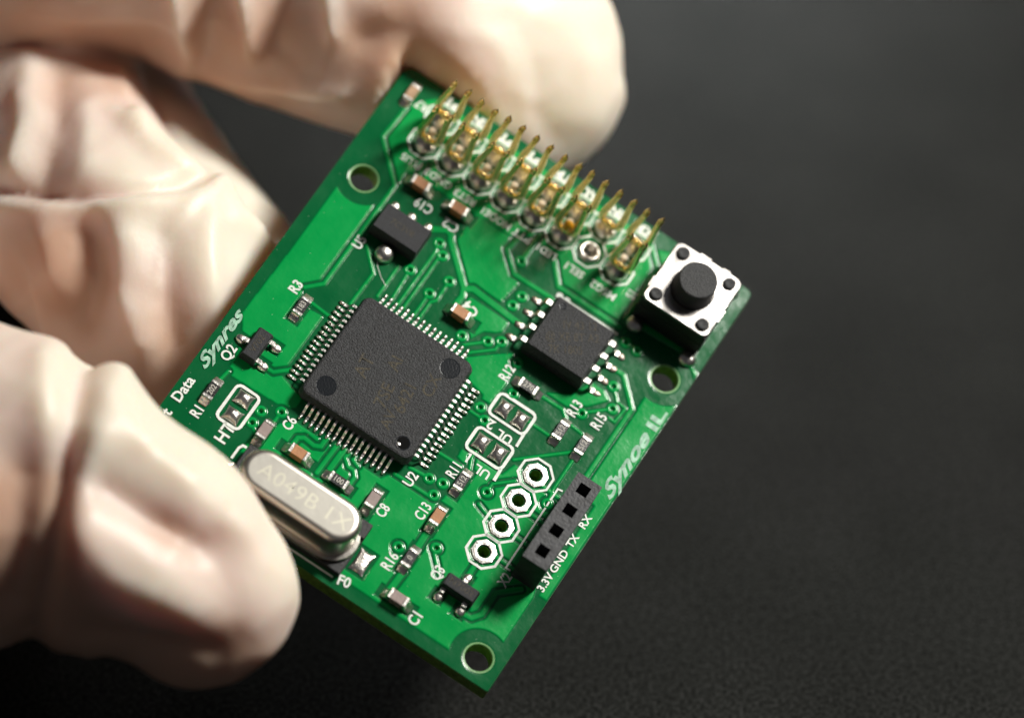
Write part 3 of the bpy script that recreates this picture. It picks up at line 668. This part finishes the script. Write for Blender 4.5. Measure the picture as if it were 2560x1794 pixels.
for i, (x, v) in enumerate(PINS):
    if i == 14: continue
    if f0 is None: f0 = fork(); f = f0
    else: f = copy_tree(f0, board, (0, 0, 0))
    f.location = bloc(x, v); f.rotation_euler = (random.uniform(-.012, .012), random.uniform(-.012, .012), random.uniform(-.05, .05))
    if i >= 8:
        r_ = B(); r_.box(-.3, .32, -.28, .28, .1, .8, .06, .05); r_.build('housing_remnant', 'remnant', board, True, bloc(x+random.uniform(-.1, .1), v-.95))
k = B(); k.lathe(0, 0, [(.28, 1.3), (.36, 1.7), (.34, 2.2), (.2, 2.55)], 14, True, True, 1.1, .8, .12); k.build('plastic_chip', 'yellow', board, True, bloc(4.72, -19.05))

# ------------------------------------------------------------------ the gloved hand
# fingers are swept sections in the rig frame; positions below are millimetres (x, y, z, radius in the view plane, radius in depth)
def fp(px, py, zc, r, rz=None):
    k = (363-zc)/12000
    return (Vector(((px-1280)*k, -(py-897)*k, zc)), r*k, (rz if rz else r)*k)
def catmull(P, n):
    out = []
    for i in range(len(P)-1):
        p0 = P[max(0, i-1)]; p1 = P[i]; p2 = P[i+1]; p3 = P[min(len(P)-1, i+2)]
        for k in range(n):
            t = k/n
            def c(a, b_, c_, d_): return .5*((2*b_)+(-a+c_)*t+(2*a-5*b_+4*c_-d_)*t*t+(-a+3*b_-3*c_+d_)*t**3)
            out.append((c(p0[0], p1[0], p2[0], p3[0]), c(p0[1], p1[1], p2[1], p3[1]), c(p0[2], p1[2], p2[2], p3[2])))
    out.append(P[-1]); return out
hb = bmesh.new()
FING = []
def finger(P, n=8, seg=28):
    C = catmull(P, n); FING.append(C)
    rings_ = []
    zax = Vector((0, 0, 1))
    m_ = len(C)
    frames = []
    for i, (c, r, rz) in enumerate(C):
        d = (C[min(m_-1, i+1)][0]-C[max(0, i-1)][0]).normalized()
        sx = d.cross(zax).normalized(); sz = sx.cross(d).normalized(); frames.append((c, r, rz, d, sx, sz))
    ext = []
    c, r, rz, d, sx, sz = frames[0]
    for a in (80, 60, 40, 20): ext.append((c-d*r*math.sin(math.radians(a))*.9, r*math.cos(math.radians(a)), rz*math.cos(math.radians(a)), d, sx, sz))
    ext += frames
    c, r, rz, d, sx, sz = frames[-1]
    for a in (15, 30, 45, 60, 74, 85): ext.append((c+d*r*math.sin(math.radians(a)), r*math.cos(math.radians(a)), rz*math.cos(math.radians(a)), d, sx, sz))
    for c, r, rz, d, sx, sz in ext:
        rings_.append([hb.verts.new(c+sx*r*math.cos(2*math.pi*j/seg)+sz*rz*math.sin(2*math.pi*j/seg)) for j in range(seg)])
    for a, e in zip(rings_, rings_[1:]):
        for j in range(seg): hb.faces.new((a[j], a[(j+1) % seg], e[(j+1) % seg], e[j]))
    hb.faces.new(rings_[0]); hb.faces.new(rings_[-1])
INDEX = [fp(-700, 60, -28, 330), fp(-250, -130, -21, 285), fp(150, -150, -18, 280), fp(480, -115, -18.5, 272), fp(760, -20, -18.5, 290), fp(1000, 60, -17, 298), fp(1150, 120, -17.5, 298, 280), fp(1275, 175, -20, 306, 255)]
MIDDLE = [fp(-760, 420, -38, 330), fp(-380, 60, -40, 300), fp(-80, -20, -36, 290), fp(80, 130, -29.5, 288), fp(125, 350, -22, 288), fp(195, 510, -15.5, 292), fp(320, 668, -10.5, 292, 270), fp(450, 830, -10, 275, 250), fp(560, 965, -11, 240, 220)]
RING = [fp(-760, 640, -52, 320), fp(-300, 100, -58, 290), fp(60, -60, -52, 275), fp(190, 245, -33, 262), fp(354, 500, -22, 255), fp(530, 735, -16, 250), fp(640, 880, -17, 215)]
LITTLE = [fp(-760, 860, -62, 290), fp(-500, 300, -66, 250), fp(-300, 100, -66, 235), fp(-150, 400, -60, 230), fp(-60, 640, -56, 215)]
THUMB = [fp(-800, 1020, -8, 470), fp(-420, 1130, 6, 450), fp(-60, 1220, 14, 408, 360), fp(130, 1268, 16, 372, 310), fp(275, 1335, 16.5, 322, 280), fp(400, 1395, 16.5, 302, 255), fp(500, 1478, 16.0, 248, 215)]
for P in (INDEX, MIDDLE, RING, LITTLE, THUMB): finger(P)
finger([fp(-900, 200, -34, 480), fp(-1050, 600, -34, 560, 420), fp(-900, 1000, -24, 480, 430)])
finger([fp(-1000, 300, -40, 420), fp(-1400, 600, -40, 900, 520), fp(-2000, 760, -45, 950, 560), fp(-2700, 900, -60, 800, 620)])
hm = bpy.data.meshes.new('hand_cage'); hb.to_mesh(hm); hb.free()
ho = bpy.data.objects.new('hand_cage', hm); col.objects.link(ho)
rm = ho.modifiers.new('r', 'REMESH'); rm.mode = 'VOXEL'; rm.voxel_size = .48
smo = ho.modifiers.new('s', 'SMOOTH'); smo.iterations = 14; smo.factor = .5
bpy.context.view_layer.update()
hm2 = bpy.data.meshes.new_from_object(ho.evaluated_get(bpy.context.evaluated_depsgraph_get()))
bpy.data.objects.remove(ho)
nv = len(hm2.vertices); co = np.empty(nv*3); hm2.vertices.foreach_get('co', co); co = co.reshape(-1, 3)
no = np.empty(nv*3); hm2.vertex_normals.foreach_get('vector', no); no = no.reshape(-1, 3)
# finger coordinates of every vertex
best = np.full(nv, 1e9); fid = np.zeros(nv, int); fs = np.zeros(nv)
for k, C in enumerate(FING[:5]):
    acc = 0; prev = None
    for i, (c, r, rz) in enumerate(C):
        if prev is not None: acc += (c-prev).length
        prev = c
        d = np.linalg.norm(co-np.array(c), axis=1)-r
        up = d < best; best[up] = d[up]; fid[up] = k; fs[up] = acc
def vnoise3(p, sc_, seed):
    rg = np.random.RandomState(seed); G = rg.rand(32, 32, 32)*2-1
    x = p/np.array(sc_); i = np.floor(x).astype(int); f = x-i; f = f*f*(3-2*f); o = 0
    for a in (0, 1):
        for b_ in (0, 1):
            for c in (0, 1):
                wgt = (f[:, 0] if a else 1-f[:, 0])*(f[:, 1] if b_ else 1-f[:, 1])*(f[:, 2] if c else 1-f[:, 2])
                o = o+wgt*G[(i[:, 0]+a) % 32, (i[:, 1]+b_) % 32, (i[:, 2]+c) % 32]
    return o
def rot2(p, deg):
    a = math.radians(deg); q_ = p.copy(); q_[:, 0] = p[:, 0]*math.cos(a)+p[:, 1]*math.sin(a); q_[:, 1] = -p[:, 0]*math.sin(a)+p[:, 1]*math.cos(a); return q_
disp = .13*vnoise3(co, (6, 6, 6), 5)
AX = {0: -16, 1: -55, 2: -58, 3: -70, 4: -38}       # finger axis in the view plane, for folds running along or across it
for k, a in AX.items():
    s_ = fid == k; p = rot2(co[s_], a)
    warp = 1.6*vnoise3(p, (7, 7, 7), 11+k)
    ridge = 1-np.abs(vnoise3(p+warp[:, None], (3.0, 9.0, 9.0), 20+k))*1.6
    longr = 1-np.abs(vnoise3(p+warp[:, None], (12.0, 3.6, 3.6), 40+k))*1.6
    disp[s_] += .12*ridge*np.clip(ridge, -1, 1)+.15*longr
# hand-placed creases and folds: (finger, x1,y1, x2,y2 in view pixels, width mm, height mm)
def pxmm(px, py, zc): k = (363-zc)/12000; return np.array(((px-1280)*k, -(py-897)*k))
def crease(f, zc, pts, wd, hh):
    P = [pxmm(x, y, zc) for x, y in pts]; s_ = np.isin(fid, f) & (no[:, 2] > -.25); p = co[s_][:, :2]; dm = np.full(len(p), 1e9)
    for a, e in zip(P, P[1:]):
        v = e-a; t = np.clip(((p-a)@v)/(v@v), 0, 1); dm = np.minimum(dm, np.linalg.norm(p-a-t[:, None]*v, axis=1))
    disp[s_] += hh*np.exp(-(dm/wd)**1.4)
Tm, Ix, Md = [4], [0], [1, 2]
crease(Tm, 24, [(188, 900), (180, 1000), (160, 1180), (115, 1420), (60, 1600)], 1.0, -1.1)
crease(Tm, 24, [(275, 940), (245, 1040), (215, 1200), (180, 1420), (130, 1580)], 1.8, .6)
crease(Tm, 24, [(262, 1215), (380, 1290), (510, 1365)], 1.7, -1.5)
crease(Tm, 24, [(250, 1080), (420, 1180), (600, 1330)], 1.8, .55)
crease(Tm, 24, [(200, 1330), (300, 1440), (470, 1530)], 2.0, .9)
crease(Tm, 24, [(545, 1300), (560, 1420), (590, 1600)], 2.2, -.5)
crease(Tm, 24, [(200, 1590), (350, 1600), (520, 1640)], 1.6, -.8)
crease(Tm, 24, [(60, 1180), (50, 1320), (20, 1500)], 2.2, -1.6)
crease(Tm, 24, [(90, 900), (110, 1060)], 1.4, .8)
crease(Md, -15, [(-40, 470), (120, 492), (300, 490), (430, 480), (520, 468)], .75, -.85)
crease(Md, -15, [(-40, 510), (120, 530), (300, 525), (500, 505)], 1.2, .85)
crease(Md, -15, [(345, 320), (430, 390), (525, 470), (580, 560), (680, 650)], .8, 1.1)
crease([1], -15, [(385, 200), (420, 330), (500, 440)], .9, -.4)
crease(Md, -15, [(530, 475), (400, 395), (290, 300)], .45, .55)
crease(Md, -15, [(530, 480), (600, 570), (665, 655)], .45, .6); crease(Md, -15, [(525, 490), (545, 640), (560, 800)], .5, .35)
crease(Md, -15, [(520, 490), (440, 600), (430, 720)], .5, .35); crease(Md, -15, [(-40, 485), (200, 505), (520, 475)], .35, -.5)
crease(Md, -15, [(60, 250), (80, 330), (70, 430)], .6, .35); crease(Md, -15, [(290, 180), (330, 300), (360, 350)], .6, .4)
crease(Ix, -14, [(445, -10), (452, 50), (480, 130)], .5, .45); crease(Ix, -14, [(615, -10), (632, 80), (640, 150)], .5, .45); crease(Ix, -14, [(835, 0), (840, 60), (835, 100)], .5, .4)
crease(Ix, -14, [(300, 120), (440, 150), (620, 200), (760, 225), (860, 230)], .5, .4)
crease(Tm, 24, [(205, 868), (196, 1000), (168, 1180), (118, 1430), (70, 1600)], .45, -.5)
crease(Tm, 24, [(215, 880), (300, 1000), (350, 1120)], .7, .3); crease(Tm, 24, [(240, 1000), (330, 1110), (470, 1210)], .6, .3)
crease(Md, -15, [(245, 580), (270, 700), (230, 800)], 2.4, -1.7)
crease(Md, -15, [(150, 600), (170, 720)], 1.5, .8)
crease(Md, -15, [(330, 600), (330, 730), (380, 850)], 1.6, .9)
crease(Md, -15, [(440, 600), (450, 760), (470, 900)], 1.3, -1.0)
crease(Md, -15, [(520, 590), (530, 760)], 1.8, .8)
crease(Md, -15, [(230, 300), (240, 420)], 1.8, .9)
crease(Md, -15, [(70, 150), (100, 300), (60, 420)], 1.8, .8); crease(Md, -15, [(150, 200), (160, 330), (130, 450)], 1.8, -1.0)
crease(Ix, -14, [(440, -10), (450, 60), (470, 100)], 1.2, .9); crease(Ix, -14, [(540, -10), (530, 60), (520, 130)], 1.2, -.8)
crease(Ix, -14, [(610, -10), (625, 60), (630, 120)], 1.1, .9); crease(Ix, -14, [(720, -20), (700, 60), (690, 130)], 1.5, -.9)
crease(Ix, -14, [(820, -10), (830, 60), (850, 110)], 1.2, .7); crease(Ix, -14, [(900, 120), (1010, 90), (1060, 150)], 2.0, -1.2)
crease(Ix, -14, [(1290, 60), (1340, 160), (1350, 280), (1380, 340)], 1.6, -.35); crease(Ix, -14, [(1400, 20), (1460, 130), (1470, 280)], 2.4, .5)
crease(Ix, -14, [(1520, 90), (1560, 160)], 1.6, -.5)
crease(Ix, -14, [(0, 60), (200, 90), (380, 100)], 1.2, -.5); crease(Ix, -14, [(380, 130), (480, 160), (640, 215), (860, 240)], 1.0, .6)
tipclose = np.zeros(nv)
co2 = co+no*disp[:, None]
# light relaxation so that folds stay soft
ed = np.empty(len(hm2.edges)*2, np.int32); hm2.edges.foreach_get('vertices', ed); ed = ed.reshape(-1, 2)
deg = np.bincount(ed.ravel(), minlength=nv)[:, None]
for _ in range(1):
    acc = np.zeros_like(co2); np.add.at(acc, ed[:, 0], co2[ed[:, 1]]); np.add.at(acc, ed[:, 1], co2[ed[:, 0]])
    co2 = co2*.5+acc/np.maximum(deg, 1)*.5
# keep the glove off the board: press vertices to the faces of the slab and the crystal
Rb = np.array(flip @ R); tb_ = np.array(flip @ Vector((-9.69191503, 1.96416541, 362.808563)))+np.array((0, 0, 363.0))
loc = (co2-tb_)@Rb                                   # board frame, mm
inb = (loc[:, 0] > X0-.15) & (loc[:, 0] < X1_+.15) & (-loc[:, 1] > V0-.15) & (-loc[:, 1] < V1+.15)
m1 = inb & (fid == 4); loc[m1, 2] = np.maximum(loc[m1, 2], .12)
m2 = m1 & (loc[:, 0] > -5.7) & (loc[:, 0] < 5.6) & (-loc[:, 1] > 10.5) & (-loc[:, 1] < 15.3); loc[m2, 2] = np.maximum(loc[m2, 2], 1.2)
m2 = m2 & (loc[:, 0] > -5.2) & (np.abs(-loc[:, 1]-12.95) < 1.95); loc[m2, 2] = np.maximum(loc[m2, 2], 4.05)
m3 = inb & (fid != 4); loc[m3, 2] = np.minimum(loc[m3, 2], -1.68)
co2 = loc@Rb.T+tb_
for _ in range(5):                                    # relax the pressed skin beside the board's edges, then press again
    near = (loc[:, 0] > X0-2.0) & (loc[:, 0] < X1_+2.0) & (-loc[:, 1] > V0-2.0) & (-loc[:, 1] < V1+2.0)
    acc = np.zeros_like(loc); np.add.at(acc, ed[:, 0], loc[ed[:, 1]]); np.add.at(acc, ed[:, 1], loc[ed[:, 0]])
    new = loc*.4+acc/np.maximum(deg, 1)*.6; loc[near] = new[near]
    loc[m3, 2] = np.minimum(loc[m3, 2], -1.66)
co2 = loc@Rb.T+tb_
# to world
Rc = np.array(cam_rot); co3 = (np.column_stack([co2[:, 0]*S, co2[:, 1]*S, co2[:, 2]*S-36.3]))@Rc.T+np.array(cam_loc)
org = np.array(rig(-60, -10, -30)); hm2.vertices.foreach_set('co', (co3-org).ravel())
# where the latex clings to the skin (brown-pink shows through) and where it stands off (pale cream); shade under the thumb is painted brown here too
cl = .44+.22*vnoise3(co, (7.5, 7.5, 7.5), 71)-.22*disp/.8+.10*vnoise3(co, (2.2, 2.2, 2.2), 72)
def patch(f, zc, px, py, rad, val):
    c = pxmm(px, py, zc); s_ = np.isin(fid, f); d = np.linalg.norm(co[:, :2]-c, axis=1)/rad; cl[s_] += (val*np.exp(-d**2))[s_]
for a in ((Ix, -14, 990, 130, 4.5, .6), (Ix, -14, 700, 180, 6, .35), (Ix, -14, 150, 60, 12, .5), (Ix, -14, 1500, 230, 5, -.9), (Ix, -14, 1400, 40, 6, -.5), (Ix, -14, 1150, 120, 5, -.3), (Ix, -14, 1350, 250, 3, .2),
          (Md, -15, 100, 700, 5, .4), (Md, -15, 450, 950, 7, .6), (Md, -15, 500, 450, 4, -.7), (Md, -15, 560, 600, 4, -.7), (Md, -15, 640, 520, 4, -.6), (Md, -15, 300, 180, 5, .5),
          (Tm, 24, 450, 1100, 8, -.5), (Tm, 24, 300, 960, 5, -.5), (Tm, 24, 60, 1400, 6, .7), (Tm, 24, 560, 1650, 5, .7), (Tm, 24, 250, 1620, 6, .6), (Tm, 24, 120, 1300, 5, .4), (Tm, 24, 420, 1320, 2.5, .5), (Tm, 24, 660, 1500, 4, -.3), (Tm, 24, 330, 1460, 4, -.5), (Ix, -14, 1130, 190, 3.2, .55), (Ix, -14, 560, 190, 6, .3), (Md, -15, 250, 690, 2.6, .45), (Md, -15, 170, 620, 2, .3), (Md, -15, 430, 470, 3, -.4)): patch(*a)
ca = hm2.attributes.new('cling_shade', 'FLOAT', 'POINT'); ca.data.foreach_set('value', np.clip(cl, 0, 1).astype(np.float32))
gm = bpy.data.materials.new('latex_glove'); gm.use_nodes = True; nt = gm.node_tree; b = nt.nodes['Principled BSDF']
at = nt.nodes.new('ShaderNodeAttribute'); at.attribute_name = 'cling_shade'
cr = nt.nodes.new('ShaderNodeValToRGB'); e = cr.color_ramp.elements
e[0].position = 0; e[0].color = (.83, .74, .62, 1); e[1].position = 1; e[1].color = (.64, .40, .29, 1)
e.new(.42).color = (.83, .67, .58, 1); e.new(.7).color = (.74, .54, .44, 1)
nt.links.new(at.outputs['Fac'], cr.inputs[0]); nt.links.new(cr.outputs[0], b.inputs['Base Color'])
b.inputs['Roughness'].default_value = .42; b.inputs['Specular IOR Level'].default_value = .35
b.inputs['Subsurface Weight'].default_value = .55; b.inputs['Subsurface Radius'].default_value = (1.0, .5, .28); b.inputs['Subsurface Scale'].default_value = .42
tc = nt.nodes.new('ShaderNodeTexCoord'); nz = nt.nodes.new('ShaderNodeTexNoise'); nz.inputs['Scale'].default_value = 5; nz.inputs['Detail'].default_value = 5
nt.links.new(tc.outputs['Object'], nz.inputs['Vector']); bp = nt.nodes.new('ShaderNodeBump'); bp.inputs['Strength'].default_value = .25; bp.inputs['Distance'].default_value = .03
nt.links.new(nz.outputs['Fac'], bp.inputs['Height']); nt.links.new(bp.outputs[0], b.inputs['Normal'])
hm2.materials.clear(); hm2.name = 'gloved_hand'
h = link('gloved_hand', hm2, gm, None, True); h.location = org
h['label'] = 'hand in a wrinkled cream latex glove gripping the circuit board at its left edge'
h['category'] = 'hand'
